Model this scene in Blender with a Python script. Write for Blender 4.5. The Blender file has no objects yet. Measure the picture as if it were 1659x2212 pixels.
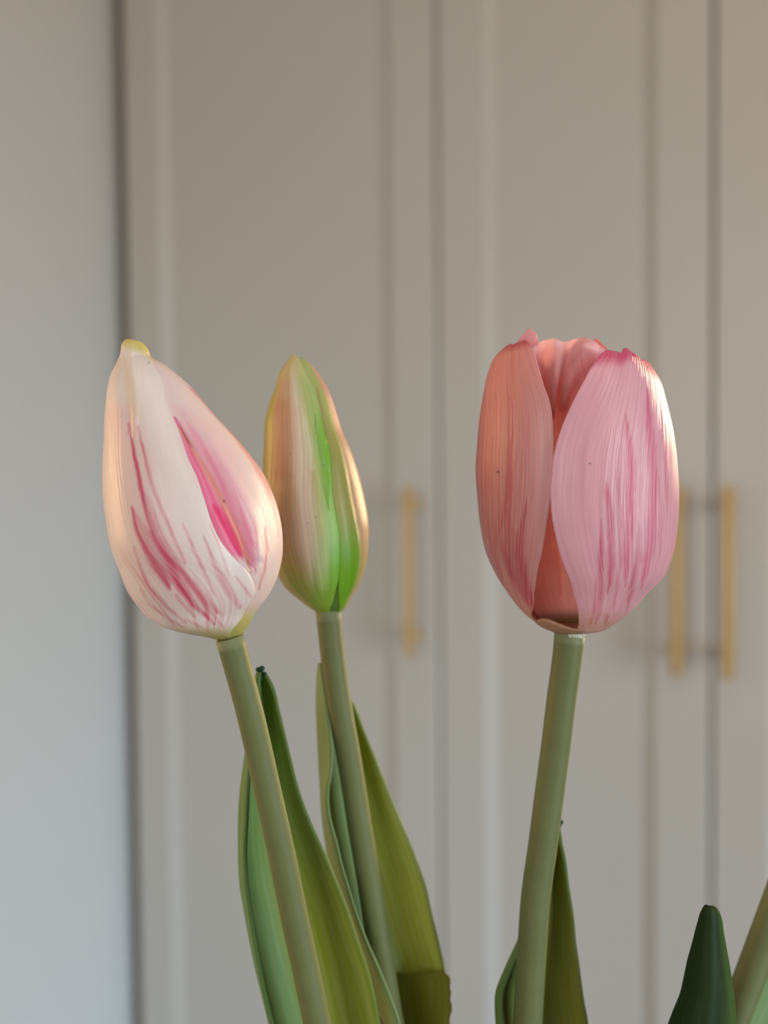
import bpy, math
import numpy as np
from mathutils import Vector, Matrix

S = bpy.context.scene
COL = S.collection
R = math.radians

# ------------------------------------------------------------------ camera
F_PX, CX, CY = 2100.0, 829.5, 1106.0
CAM = np.array([0.0, 0.0, 1.15])
pitch = R(2.17)
fw = np.array([0, math.cos(pitch), -math.sin(pitch)])
rt = np.array([1.0, 0, -0.009]); rt -= fw * rt.dot(fw); rt /= np.linalg.norm(rt)
up = np.cross(rt, fw)
cam = bpy.data.cameras.new('camera')
co = bpy.data.objects.new('camera', cam); COL.objects.link(co)
co.matrix_world = Matrix(((rt[0], up[0], -fw[0], CAM[0]), (rt[1], up[1], -fw[1], CAM[1]),
                          (rt[2], up[2], -fw[2], CAM[2]), (0, 0, 0, 1)))
cam.sensor_fit = 'VERTICAL'; cam.sensor_height = 24.0; cam.sensor_width = 18.0
cam.lens = F_PX / 2212.0 * 24.0
cam.clip_start = 0.01; cam.clip_end = 50
cam.dof.use_dof = True; cam.dof.focus_distance = 0.187; cam.dof.aperture_fstop = 5.8
S.camera = co

# room axes: the wardrobe front runs along E, NRM points from it into the room
PHI, D0 = R(23.5), 1.25
E = np.array([math.cos(PHI), -math.sin(PHI), 0]); NRM = np.array([-math.sin(PHI), -math.cos(PHI), 0])
ORG = np.array([0, D0, 0])
def L(w, v, z): return ORG + E * w + NRM * v + np.array([0, 0, z])

# ------------------------------------------------------------------ light
S.view_settings.view_transform = 'Standard'; S.view_settings.look = 'None'
S.view_settings.exposure = 0.0; S.view_settings.gamma = 1.0; S.view_settings.use_curve_mapping = False
wd = bpy.data.worlds.new('world'); S.world = wd; wd.use_nodes = True
wd.node_tree.nodes['Background'].inputs[0].default_value = (0.80, 0.88, 1.0, 1)
wd.node_tree.nodes['Background'].inputs[1].default_value = 0.5

def area(name, loc, target, sx, sy, power, color, spread=180):
    l = bpy.data.lights.new(name, 'AREA'); l.shape = 'RECTANGLE'; l.size = sx; l.size_y = sy
    l.energy = power; l.color = color; l.spread = R(spread)
    o = bpy.data.objects.new(name, l); COL.objects.link(o); o.location = Vector(loc)
    o.rotation_euler = (Vector(target) - Vector(loc)).to_track_quat('-Z', 'Y').to_euler()
    return o
FL = L(0.42, 0.97, 1.12)
area('garden_door_daylight', L(2.48, 1.30, 1.30), L(0.30, 0.95, 1.0), 1.0, 1.1, 15, (0.98, 0.97, 0.96), 120)
area('low_blue_fill', L(2.48, 1.30, 0.40), L(-0.40, 0.15, 0.10), 1.0, 0.7, 6.5, (0.36, 0.66, 1.0), 60)  # added blue fill that cools the walls towards the floor
area('front_fill', L(0.25, 2.85, 1.40), L(0.2, 0.0, 1.1), 1.0, 1.1, 5.5, (0.97, 0.97, 1.0), 120)  # added fill to brighten the wardrobe from the front
area('side_window_sunlight', L(1.04, -0.45, 1.38), FL, 0.2, 0.5, 2.4, (1.0, 0.72, 0.42), 50)
area('warm_left_fill', L(-0.37, 1.12, 1.20), FL, 0.16, 0.4, 1.2, (1.0, 0.56, 0.25), 100)  # added warm light from the left, no lamp fitting is built
area('warm_top_fill', L(0.6, 1.5, 2.42), L(0.6, 1.5, 0), 1.0, 1.0, 5.0, (1.0, 0.78, 0.54))  # added warm fill from above, no lamp fitting is built

# ------------------------------------------------------------------ helpers
def unproj(px, py, d):
    return CAM + rt * ((px - CX) / F_PX * d) + up * ((CY - py) / F_PX * d) + fw * d
def unproj_a(px, py, d):
    px, py, d = np.broadcast_arrays(np.asarray(px, float), np.asarray(py, float), np.asarray(d, float))
    return (CAM + rt * ((px - CX) / F_PX * d)[..., None] + up * ((CY - py) / F_PX * d)[..., None] + fw * d[..., None])
def proj_a(p):
    q = p - CAM; d = q @ fw
    return CX + (q @ rt) / d * F_PX, CY - (q @ up) / d * F_PX

def prop(o, label=None, cat=None, group=None, kind=None):
    if label: o['label'] = label
    if cat: o['category'] = cat
    if group: o['group'] = group
    if kind: o['kind'] = kind
    return o
def empty(name, loc):
    o = bpy.data.objects.new(name, None); COL.objects.link(o); o.location = Vector(loc)
    o.empty_display_size = 0.02
    return o
def mesh_obj(name, verts, faces, mat, parent=None, origin=None, smooth=True, attrs=None):
    """verts in world space; stored relative to origin (the parent's own place when parented)"""
    if origin is None:
        origin = np.array(world_loc(parent)) if parent else np.zeros(3)
    me = bpy.data.meshes.new(name)
    v = np.asarray(verts, float) - np.asarray(origin)
    me.from_pydata(v.tolist(), [], faces if isinstance(faces, list) else faces.tolist())
    if attrs:
        for k, a in attrs.items():
            if k == 'Col':
                at = me.attributes.new('Col', 'FLOAT_COLOR', 'POINT')
                c = np.ones((len(a), 4), np.float32); c[:, :np.asarray(a).shape[1]] = a
                at.data.foreach_set('color', c.ravel())
            else:
                at = me.attributes.new(k, 'FLOAT_VECTOR', 'POINT')
                at.data.foreach_set('vector', np.asarray(a, np.float32).ravel())
    if smooth: me.polygons.foreach_set('use_smooth', [True] * len(me.polygons))
    me.materials.append(mat); me.update()
    o = bpy.data.objects.new(name, me); COL.objects.link(o)
    if parent:
        o.parent = parent; o.location = Vector(np.asarray(origin) - np.array(world_loc(parent)))
    else:
        o.location = Vector(origin)
    return o
def world_loc(o):
    p = Vector(o.location)
    while o.parent: o = o.parent; p = p + Vector(o.location)
    return p
def box_vf(lo, hi, base=0):
    """box in room coordinates (w, v, z)"""
    vs = [L(*(lo if b == 0 else hi)[0:0] or ((hi if i & 1 else lo)[0], (hi if i & 2 else lo)[1], (hi if i & 4 else lo)[2]))
          for i in range(8) for b in (0,)]
    f = [[0, 2, 3, 1], [4, 5, 7, 6], [0, 1, 5, 4], [2, 6, 7, 3], [0, 4, 6, 2], [1, 3, 7, 5]]
    return vs, [[i + base for i in q] for q in f]
def boxes(name, lst, mat, parent=None, kind=None):
    V, Fc = [], []
    for lo, hi in lst:
        v, f = box_vf(lo, hi, len(V)); V += v; Fc += f
    o = mesh_obj(name, V, Fc, mat, parent, None if parent else V[0], smooth=False)
    if kind: o['kind'] = kind
    return o

# ------------------------------------------------------------------ materials
def new_mat(name):
    m = bpy.data.materials.new(name); m.use_nodes = True
    nt = m.node_tree; b = nt.nodes['Principled BSDF']
    return m, nt, b
def plain(name, col, rough=0.5, noise=0.04, scale=30, bump=0.0, metal=0.0, stretch=(1, 1, 1)):
    m, nt, b = new_mat(name); N = nt.nodes.new; K = nt.links.new
    tc = N('ShaderNodeTexCoord'); mp = N('ShaderNodeMapping'); mp.inputs['Scale'].default_value = stretch
    nz = N('ShaderNodeTexNoise'); nz.inputs['Scale'].default_value = scale; nz.inputs['Detail'].default_value = 4
    K(tc.outputs['Object'], mp.inputs[0]); K(mp.outputs[0], nz.inputs['Vector'])
    mx = N('ShaderNodeMix'); mx.data_type = 'RGBA'
    mx.inputs[6].default_value = (*[c * (1 - noise) for c in col], 1)
    mx.inputs[7].default_value = (*[min(1, c * (1 + noise)) for c in col], 1)
    K(nz.outputs['Fac'], mx.inputs[0]); K(mx.outputs[2], b.inputs['Base Color'])
    b.inputs['Roughness'].default_value = rough; b.inputs['Metallic'].default_value = metal
    if bump:
        bp = N('ShaderNodeBump'); bp.inputs['Strength'].default_value = bump; bp.inputs['Distance'].default_value = 0.001
        K(nz.outputs['Fac'], bp.inputs['Height']); K(bp.outputs[0], b.inputs['Normal'])
    return m
def organic(name, rough=0.4, transl=0.25, freq=(46, 2.2), tint=0.12, bump=0.25, dist=0.0004, tcol=(1, 1, 1), spec=0.5):
    """surface colour from the 'Col' attribute, fine lengthwise veins from the 'st' attribute"""
    m, nt, b = new_mat(name); N = nt.nodes.new; K = nt.links.new
    ac = N('ShaderNodeAttribute'); ac.attribute_name = 'Col'
    st = N('ShaderNodeAttribute'); st.attribute_name = 'st'
    mp = N('ShaderNodeMapping'); mp.inputs['Scale'].default_value = (freq[0], freq[1], 1)
    K(st.outputs['Vector'], mp.inputs[0])
    nz = N('ShaderNodeTexNoise'); nz.inputs['Scale'].default_value = 1.0; nz.inputs['Detail'].default_value = 3
    K(mp.outputs[0], nz.inputs['Vector'])
    rg = N('ShaderNodeMapRange'); rg.inputs[1].default_value = 0.3; rg.inputs[2].default_value = 0.7
    rg.inputs[3].default_value = 1 - tint; rg.inputs[4].default_value = 1 + tint
    K(nz.outputs['Fac'], rg.inputs[0])
    hs = N('ShaderNodeHueSaturation'); K(ac.outputs['Color'], hs.inputs['Color']); K(rg.outputs[0], hs.inputs['Value'])
    # saturation runs against value so that darker veins are also richer
    r2 = N('ShaderNodeMapRange'); r2.inputs[1].default_value = 0.3; r2.inputs[2].default_value = 0.7
    r2.inputs[3].default_value = 1 + tint; r2.inputs[4].default_value = 1 - tint
    K(nz.outputs['Fac'], r2.inputs[0]); K(r2.outputs[0], hs.inputs['Saturation'])
    K(hs.outputs[0], b.inputs['Base Color'])
    b.inputs['Roughness'].default_value = rough
    b.inputs['Specular IOR Level'].default_value = spec
    bp = N('ShaderNodeBump'); bp.inputs['Strength'].default_value = bump; bp.inputs['Distance'].default_value = dist
    vm = N('ShaderNodeMath'); vm.operation = 'MULTIPLY'; vm.inputs[1].default_value = bump
    K(ac.outputs['Alpha'], vm.inputs[0]); K(vm.outputs[0], bp.inputs['Strength'])   # alpha: how strongly the veins stand out
    K(nz.outputs['Fac'], bp.inputs['Height']); K(bp.outputs[0], b.inputs['Normal'])
    tr = N('ShaderNodeBsdfTranslucent')
    mm = N('ShaderNodeMix'); mm.data_type = 'RGBA'; mm.blend_type = 'MULTIPLY'; mm.inputs[0].default_value = 1
    K(hs.outputs[0], mm.inputs[6]); mm.inputs[7].default_value = (*tcol, 1); K(mm.outputs[2], tr.inputs['Color'])
    ms = N('ShaderNodeMixShader'); ms.inputs[0].default_value = transl
    K(b.outputs[0], ms.inputs[1]); K(tr.outputs[0], ms.inputs[2])
    K(ms.outputs[0], nt.nodes['Material Output'].inputs['Surface'])
    return m

M_wall = plain('white_wall_paint', (0.54, 0.51, 0.455), 0.8, 0.02, 12)
M_ceil = plain('ceiling_paint', (0.80, 0.74, 0.74), 0.9, 0.02, 12)
M_floor = plain('oak_floor', (0.50, 0.40, 0.29), 0.5, 0.15, 6, stretch=(1, 12, 1))
M_door = plain('greige_lacquer', (0.47, 0.435, 0.375), 0.42, 0.015, 40)
M_carc = plain('carcass_gap_shade', (0.09, 0.08, 0.065), 0.8, 0.03, 20)  # darkened to stand in for the shade inside the gaps
M_handle = plain('pale_oak_handle', (0.48, 0.305, 0.11), 0.5, 0.12, 60, stretch=(6, 6, 0.6))
M_table = plain('table_wood', (0.45, 0.36, 0.26), 0.5, 0.15, 8, stretch=(1, 10, 1))
M_vase = plain('vase_glaze', (0.75, 0.74, 0.71), 0.25, 0.02, 20)
M_winframe = plain('window_frame_paint', (0.8, 0.8, 0.79), 0.5, 0.02, 20)
M_petal = organic('petal_skin', 0.33, 0.40, (70, 2.5), 0.07, 0.8, 0.0004, (1.0, 0.88, 0.84))
M_inner = organic('inner_petal_skin', 0.36, 0.62, (70, 2.5), 0.06, 0.3, 0.0004, (1.0, 0.95, 0.93))
M_smooth = organic('smooth_petal_skin', 0.34, 0.36, (85, 2.5), 0.03, 0.6, 0.0004, (1.0, 0.93, 0.88))
M_leaf = organic('leaf_skin', 0.5, 0.30, (30, 5), 0.10, 0.18, 0.0003, (1.0, 0.95, 0.55), spec=0.18)
M_stem = organic('stem_skin', 0.58, 0.06, (10, 14), 0.04, 0.05, 0.0002, spec=0.3)

# ------------------------------------------------------------------ room
def w_of(px):
    u = px - CX; D = D0 / (1 + u * math.tan(PHI) / F_PX)
    return (u * D / F_PX) / math.cos(PHI)
W0 = w_of(253)                    # left wall surface
WR, VF, ZC, VB = 2.55, 2.95, 2.5, -0.62
T = 0.12
boxes('floor', [((W0 - T, VB - T, -0.1), (WR + T, VF + T, 0))], M_floor, kind='structure')
boxes('ceiling', [((W0 - T, VB - T, ZC), (WR + T, VF + T, ZC + 0.1))], M_ceil, kind='structure')
boxes('wall_left', [((W0 - T, VB, 0), (W0, VF, ZC))], M_wall, kind='structure')
da, db = 0.75, 1.85               # glass garden door in the right wall
boxes('wall_right', [((WR, VB, 0), (WR + T, da, ZC)), ((WR, db, 0), (WR + T, VF, ZC)), ((WR, da, 2.0), (WR + T, db, ZC))], M_wall, kind='structure')
wa, wb = 0.90, 2.00               # window beside the wardrobe
boxes('wall_back', [((W0 - T, VB - T, 0), (wa, VB, ZC)), ((wb, VB - T, 0), (WR + T, VB, ZC)),
                    ((wa, VB - T, 0), (wb, VB, 0.85)), ((wa, VB - T, 2.1), (wb, VB, ZC))], M_wall, kind='structure')
ga, gb = -0.30, 0.80               # window behind the camera
boxes('wall_front', [((W0 - T, VF, 0), (ga, VF + T, ZC)), ((gb, VF, 0), (WR + T, VF + T, ZC)),
                     ((ga, VF, 0), (gb, VF + T, 0.8)), ((ga, VF, 2.0), (gb, VF + T, ZC))], M_wall, kind='structure')
def window(name, a, b, z0, z1, v0, v1):
    f = 0.05
    boxes(name, [((a, v0, z0), (a + f, v1, z1)), ((b - f, v0, z0), (b, v1, z1)),
                 ((a + f, v0, z0), (b - f, v1, z0 + f)), ((a + f, v0, z1 - f), (b - f, v1, z1)),
                 (((a + b) / 2 - f / 2, v0, z0 + f), ((a + b) / 2 + f / 2, v1, z1 - f))], M_winframe, kind='structure')
window('window_1', wa, wb, 0.85, 2.1, VB - 0.09, VB - 0.03)
window('window_2', ga, gb, 0.8, 2.0, VF + 0.03, VF + 0.09)
f = 0.06
boxes('door_1', [((WR + 0.03, da, 0), (WR + 0.09, da + f, 2.0)), ((WR + 0.03, db - f, 0), (WR + 0.09, db, 2.0)),
                 ((WR + 0.03, da + f, 0), (WR + 0.09, db - f, f)), ((WR + 0.03, da + f, 2.0 - f), (WR + 0.09, db - f, 2.0))], M_winframe, kind='structure')

# ------------------------------------------------------------------ wardrobe
gap = 0.0028
g12, g23 = w_of(949), w_of(1541)
dl = w_of(284)
edges = [(dl, g12 - gap), (g12 + gap * 0.4, g23 - gap), (g23 + gap * 0.4, 0.74)]
H0, H1 = 0.08, 2.25
ward = empty('wardrobe', L(0.2, -0.3, 0))
prop(ward, 'tall greige fitted wardrobe with framed doors and slim oak bar handles', 'wardrobe')
TH = 0.022
boxes('carcass', [((dl + 0.012, -0.58, 0.0), (0.74, -TH - 0.001, H1)),], M_carc, ward)
boxes('gap_shade_strip', [((W0 + 0.0005, -0.58, 0.0), (dl + 0.0115, -0.16, H1))], M_carc, ward)  # dark strip that deepens the shade in the wall gap
boxes('plinth', [((dl + 0.004, -TH - 0.0008, 0.0), (0.74, -0.015, H0 - 0.004))], M_door, ward)
def add_door(a, b, handle_w):
    st, bev, rec = 0.060, 0.0125, 0.0065
    st_r = st
    # frame: outer box ring with a sloped inner moulding down to the panel
    def ring(inset, v, fz=None):
        z = inset if fz is None else fz
        return [L(a + inset, v, H0 + z), L(b - inset, v, H0 + z), L(b - inset, v, H1 - z), L(a + inset, v, H1 - z)]
    e = 0.0015
    rings = [ring(0, -TH), ring(0, -e), ring(e, 0), ring(st, 0), ring(st + 0.002, -0.002),
             ring(st + bev - 0.003, -rec + 0.001), ring(st + bev, -rec), ring(st + bev, -TH)]
    V = [p for r in rings for p in r]; Fc = []
    for k in range(len(rings)):
        n = (k + 1) % len(rings)
        for i in range(4):
            j = (i + 1) % 4
            Fc.append([k * 4 + i, k * 4 + j, n * 4 + j, n * 4 + i])
    d = mesh_obj('door', V, Fc, M_door, ward, smooth=False)
    i0 = st + bev
    boxes('panel', [((a + i0 - 0.0002, -TH + 0.004, H0 + i0), (b - i0 + 0.0002, -rec, H1 - i0))], M_door, d)
    # T-bar handle: round bar on two posts
    V, Fc = [], []
    def cyl(p0, p1, r, n=20):
        ax = p1 - p0; ln = np.linalg.norm(ax); ax = ax / ln
        t = np.array([0, 0, 1.0]) if abs(ax[2]) < 0.9 else E
        u = np.cross(ax, t); u /= np.linalg.norm(u); q = np.cross(ax, u)
        prof = [(0, r * 0.8), (0.0012, r), (ln - 0.0012, r), (ln, r * 0.8)]
        base = len(V)
        for s, rr in prof:
            for k in range(n):
                an = 2 * math.pi * k / n
                V.append(p0 + ax * s + (u * math.cos(an) + q * math.sin(an)) * rr)
        for k in range(len(prof) - 1):
            for i in range(n):
                j = (i + 1) % n
                Fc.append([base + k * n + i, base + k * n + j, base + (k + 1) * n + j, base + (k + 1) * n + i])
        Fc.append([base + i for i in range(n)][::-1]); Fc.append([base + 3 * n + i for i in range(n)])
    hv = 0.034
    cyl(L(handle_w, hv, HZ0), L(handle_w, hv, HZ1), 0.0066)
    for z in (HZ0 + 0.0225, HZ1 - 0.0225):
        cyl(L(handle_w, 0.0002, z), L(handle_w, hv, z), 0.0062)
    h = mesh_obj('handle', V, Fc, M_handle, d)
    h['label'] = 'pale oak T-bar handle'
    return d
def ray_hit(px, py, v):
    d = rt * ((px - CX) / F_PX) + up * ((CY - py) / F_PX) + fw
    s = ((ORG + NRM * v - CAM) @ NRM) / (d @ NRM); p = CAM + d * s
    return (p - ORG) @ E, p[2]
hw1, z_t = ray_hit(881, 1049, 0.034); _, z_b = ray_hit(881, 1408, 0.034)
hw2, t2 = ray_hit(1461, 1051, 0.034); hw3, t3 = ray_hit(1573, 1052, 0.034)
_, b3 = ray_hit(1573, 1479, 0.034)
HZ0, HZ1 = (z_b + b3) / 2, (z_t + t3) / 2
print('handle z', z_b, z_t, b3, t3, 'doors', edges, 'hw', hw1, hw2, hw3)
for (a, b), hw in zip(edges, (hw1, hw2, hw3)): add_door(a, b, hw)

# ------------------------------------------------------------------ petals and leaves
def cint(x, xs, ys):
    """monotone-ish cubic interpolation (Catmull-Rom on irregular knots)"""
    xs = np.asarray(xs, float); ys = np.asarray(ys, float); x = np.asarray(x, float)
    if len(xs) < 3: return np.interp(x, xs, ys)
    h = np.diff(xs); dl_ = np.diff(ys) / h
    m = np.empty_like(ys); m[0] = dl_[0]; m[-1] = dl_[-1]
    m[1:-1] = (dl_[:-1] * h[1:] + dl_[1:] * h[:-1]) / (h[1:] + h[:-1])
    flat = dl_[:-1] * dl_[1:] <= 0
    m[1:-1][flat] *= 0.3
    xc = np.clip(x, xs[0], xs[-1]); i = np.clip(np.searchsorted(xs, xc) - 1, 0, len(xs) - 2)
    t = (xc - xs[i]) / h[i]
    return ((2*t**3 - 3*t**2 + 1) * ys[i] + (t**3 - 2*t**2 + t) * h[i] * m[i]
            + (-2*t**3 + 3*t**2) * ys[i+1] + (t**3 - t**2) * h[i] * m[i+1])
def srt(pts):
    p = sorted(pts, key=lambda q: q[1]); out = []
    for q in p:
        if not out or q[1] > out[-1][1] + 0.5: out.append(q)
    return np.array(out, float)

class Body:
    def __init__(s, left, right, d0, k=0.92, mat=None):
        s.l, s.r, s.d0, s.k, s.mat = srt(left), srt(right), d0, k, mat
    def sect(s, Y):
        xl = cint(Y, s.l[:, 1], s.l[:, 0]); xr = cint(Y, s.r[:, 1], s.r[:, 0])
        return (xl + xr) / 2, np.maximum((xr - xl) / 2, 0.3)
    def pt(s, Y, th, rs=1.0, off=0.0):
        c, r = s.sect(Y); q = s.d0 / F_PX
        rr = r * q * rs + off
        x = (c - CX) * q + rr * np.sin(th); y = (CY - Y) * q; d = s.d0 - s.k * rr * np.cos(th)
        return CAM + x[..., None] * rt + y[..., None] * up + d[..., None] * fw
    def inv(s, px, py, rs=1.0, back=False):
        Y, th = float(py), 0.0
        q = s.d0 / F_PX
        for _ in range(25):
            c, r = s.sect(np.array(Y)); c = float(c); r = float(r) * rs
            d = s.d0 - s.k * r * q * math.cos(th)
            X = (px - CX) * d / F_PX; Z = (CY - py) * d / F_PX
            Y = 0.5 * Y + 0.5 * (CY - Z / q)
            v = max(-1, min(1, (X / q - (c - CX)) / r))
            th = math.asin(v)
            if back: th = math.pi - th
        return Y, th

def grid_faces(ns, nt, off=0, flip=False):
    i, j = np.meshgrid(np.arange(nt - 1), np.arange(ns - 1), indexing='ij')
    a = i * ns + j + off
    q = np.stack([a, a + 1, a + ns + 1, a + ns], -1).reshape(-1, 4)
    return q[:, ::-1] if flip else q
def solid(Pg, thick, nsmooth=True):
    """grid (nt, ns, 3) -> closed shell: outer grid, inner grid, rim"""
    nt, ns = Pg.shape[:2]
    du = np.gradient(Pg, axis=1); dv = np.gradient(Pg, axis=0)
    n = np.cross(du, dv); ln = np.linalg.norm(n, axis=-1, keepdims=True); n = n / np.maximum(ln, 1e-12)
    t = np.broadcast_to(thick, (nt, ns))[..., None]
    A = Pg + n * t * 0.5; B = Pg - n * t * 0.5
    V = np.concatenate([A.reshape(-1, 3), B.reshape(-1, 3)])
    m = nt * ns
    fs = [grid_faces(ns, nt), grid_faces(ns, nt, m, True)]
    ring = ([(0, j) for j in range(ns)] + [(i, ns - 1) for i in range(1, nt)] +
            [(nt - 1, j) for j in range(ns - 2, -1, -1)] + [(i, 0) for i in range(nt - 2, 0, -1)])
    r = np.array([i * ns + j for i, j in ring]); r2 = np.roll(r, -1)
    fs.append(np.stack([r2, r, r + m, r2 + m], -1))
    return V, np.concatenate(fs)

def stroke(px, py, pts, width, soft=0.6):
    """0..1 mask of a brush stroke; pts rows are (x, y) or (x, y, width factor)"""
    p = np.array([(q[0], q[1], q[2] if len(q) > 2 else 1.0) for q in pts], float)
    best = np.zeros_like(px)
    if 2 < width < 14:
        sd = int(abs(p[0, 0] * 7 + p[0, 1])) % 400
        px = px + (vnoise(py / 17.0 + sd, sd) - 0.5) * 2.2 + (vnoise(py / 6.0, sd + 1) - 0.5) * 0.7
    for a, b in zip(p[:-1], p[1:]):
        ab = b[:2] - a[:2]; L2 = ab @ ab
        t = np.clip(((px - a[0]) * ab[0] + (py - a[1]) * ab[1]) / L2, 0, 1)
        dx = px - a[0] - t * ab[0]; dy = py - a[1] - t * ab[1]
        w = width * (a[2] + (b[2] - a[2]) * t)
        dd = np.hypot(dx, dy) / np.maximum(w, 0.1)
        best = np.maximum(best, np.clip((1 + soft - dd) / (2 * soft), 0, 1))
    return best * best * (3 - 2 * best)
def taper(pts):
    """run a streak out to nothing past both of its ends"""
    p = [(q[0], q[1], q[2] if len(q) > 2 else 1.0) for q in pts]
    a = (p[0][0] + (p[0][0] - p[1][0]) * .6, p[0][1] + (p[0][1] - p[1][1]) * .6, .05)
    b = (p[-1][0] + (p[-1][0] - p[-2][0]) * .6, p[-1][1] + (p[-1][1] - p[-2][1]) * .6, .05)
    return [a] + p + [b]
def mixc(c, m, col): return c * (1 - m[..., None]) + np.array(col) * m[..., None]
def sstep(a, b, x):
    t = np.clip((x - a) / (b - a), 0, 1); return t * t * (3 - 2 * t)
_rng = np.random.default_rng(4)
def vnoise(x, seed):
    g = np.random.default_rng(seed).random(512)
    i = np.floor(x).astype(int); f = x - i; f = f * f * (3 - 2 * f)
    return g[i % 512] * (1 - f) + g[(i + 1) % 512] * f

def petal(parent, body, a, b, top, Yb, rs=1.0, disp=None, paint=None, ns=90, nt=130, thick=0.0006,
          name='petal', mat=None, tpow=1.0, back_top=False, label=None, vein=None):
    """a / b: side edges, ('px', [(x, y)..]) on the front face or ('deg', [(Y, angle)..]); top: px points or a number"""
    rsf = rs if callable(rs) else (lambda s, t, _r=rs: np.full_like(s, _r))
    rmid = float(np.mean(rsf(np.array([0., .5, 1.]), np.array([.5, .5, .5]))))
    def edge(e, sv):
        if e[0] == 'px':
            rr = float(rsf(np.array([sv]), np.array([0.5]))[0])
            k = np.array([body.inv(x, y, rr) for x, y in e[1]])
        else:
            k = np.array([(y, R(d)) for y, d in e[1]])
        k = k[np.argsort(k[:, 0])]
        keep = np.concatenate([[True], np.diff(k[:, 0]) > 0.4]); return k[keep]
    ka, kb = edge(a, 0.0), edge(b, 1.0)
    fa = lambda Y: cint(Y, ka[:, 0], ka[:, 1]); fb = lambda Y: cint(Y, kb[:, 0], kb[:, 1])
    if isinstance(top, (int, float)): ts, ty = np.array([0., 1.]), np.array([top, top], float)
    else:
        kk = []
        for q in top:
            Y, th = body.inv(q[0], q[1], rmid, back_top)
            A, B = float(fa(Y)), float(fb(Y)); kk.append(((th - A) / (B - A), Y))
        kk.sort(); ts = np.array([k[0] for k in kk]); ty = np.array([k[1] for k in kk])
    sv = np.linspace(0, 1, ns); tv = np.linspace(0, 1, nt) ** tpow
    tv = 0.5 * tv + 0.5 * (1 - np.cos(math.pi * tv)) / 2
    s, t = np.meshgrid(sv, tv)
    Yt = np.interp(s, ts, ty)
    Y = Yb + (Yt - Yb) * t
    th = fa(Y) * (1 - s) + fb(Y) * s
    r_ = rsf(s, t)
    P0 = body.pt(Y, th, r_)
    px, py = proj_a(P0)
    off = disp(s, t, px, py) if disp else 0.0
    P1 = body.pt(Y, th, r_, off)
    edge_t = np.minimum(np.minimum(s, 1 - s) * 12, np.minimum((1 - t) * 14, 1))
    V, Fc = solid(P1, thick * (0.35 + 0.65 * np.clip(edge_t, 0, 1)))
    c = paint(s, t, px, py); c = np.clip(c, 0.005, 0.97)
    vv = vein(s, t, px, py) if vein else np.ones_like(s)
    c = np.concatenate([c, vv[..., None]], -1)
    cc = np.concatenate([c.reshape(-1, 4)] * 2)
    st = np.stack([s, t, np.zeros_like(s)], -1).reshape(-1, 3); st = np.concatenate([st, st + [0, 0, 3]])
    o = mesh_obj(name, V, Fc, mat or body.mat, parent, attrs={'Col': cc, 'st': st})
    if label: o['label'] = label
    return o

def stem(parent, pts, rad_px, depth, top_cap=True, paint=None):
    """pts (x, y) photo places of the stem's middle line, depth(y) its distance"""
    p = srt(pts); ys = np.linspace(p[0, 1], p[-1, 1], 90)
    xs = cint(ys, p[:, 1], p[:, 0]); ds = depth(ys)
    C = unproj_a(xs, ys, ds)
    Tn = np.gradient(C, axis=0); Tn /= np.linalg.norm(Tn, axis=1, keepdims=True)
    n = 28; V = []
    U = np.cross(Tn, fw); U /= np.linalg.norm(U, axis=1, keepdims=True); W = np.cross(Tn, U)
    an = np.linspace(0, 2 * math.pi, n, endpoint=False)
    rr = rad_px / F_PX * ds[:, None, None] * (1 + 0.05 * np.exp(-(np.arange(90) / 1.5))[:, None, None])
    G = C[:, None, :] + rr * (np.cos(an)[None, :, None] * U[:, None, :] + np.sin(an)[None, :, None] * W[:, None, :])
    V = G.reshape(-1, 3).tolist(); Fc = []
    for i in range(89):
        for j in range(n):
            k = (j + 1) % n; Fc.append([i * n + j, (i + 1) * n + j, (i + 1) * n + k, i * n + k])
    # hollow cut top: rim turned in and a sunken floor
    inner = C[0] + (G[0] - C[0]) * 0.72; floor_ = inner + Tn[0] * 0.0006
    b0 = len(V); V += inner.tolist(); V += floor_.tolist()
    for j in range(n):
        k = (j + 1) % n
        Fc.append([j, k, b0 + k, b0 + j]); Fc.append([b0 + j, b0 + k, b0 + n + k, b0 + n + j])
    Fc.append([b0 + n + j for j in range(n)]); Fc.append([89 * n + j for j in range(n)][::-1])
    V = np.array(V)
    base = np.array([0.115, 0.135, 0.048]); c = np.tile(base, (len(V), 1))
    yy = np.concatenate([np.repeat(ys, n), np.full(2 * n, ys[0])])
    c *= (0.96 + 0.08 * vnoise(yy / 23.0, 5))[:, None]
    c = mixc(c, np.clip(1 - (yy - ys[0]) / 14, 0, 1) * 0.35, (0.5, 0.55, 0.36))
    st = np.stack([np.concatenate([np.tile(an, 90), np.tile(an, 2)]), yy / 300, np.zeros(len(V))], -1)
    return mesh_obj('stem', V, Fc, M_stem, parent, attrs={'Col': c, 'st': st})

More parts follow.
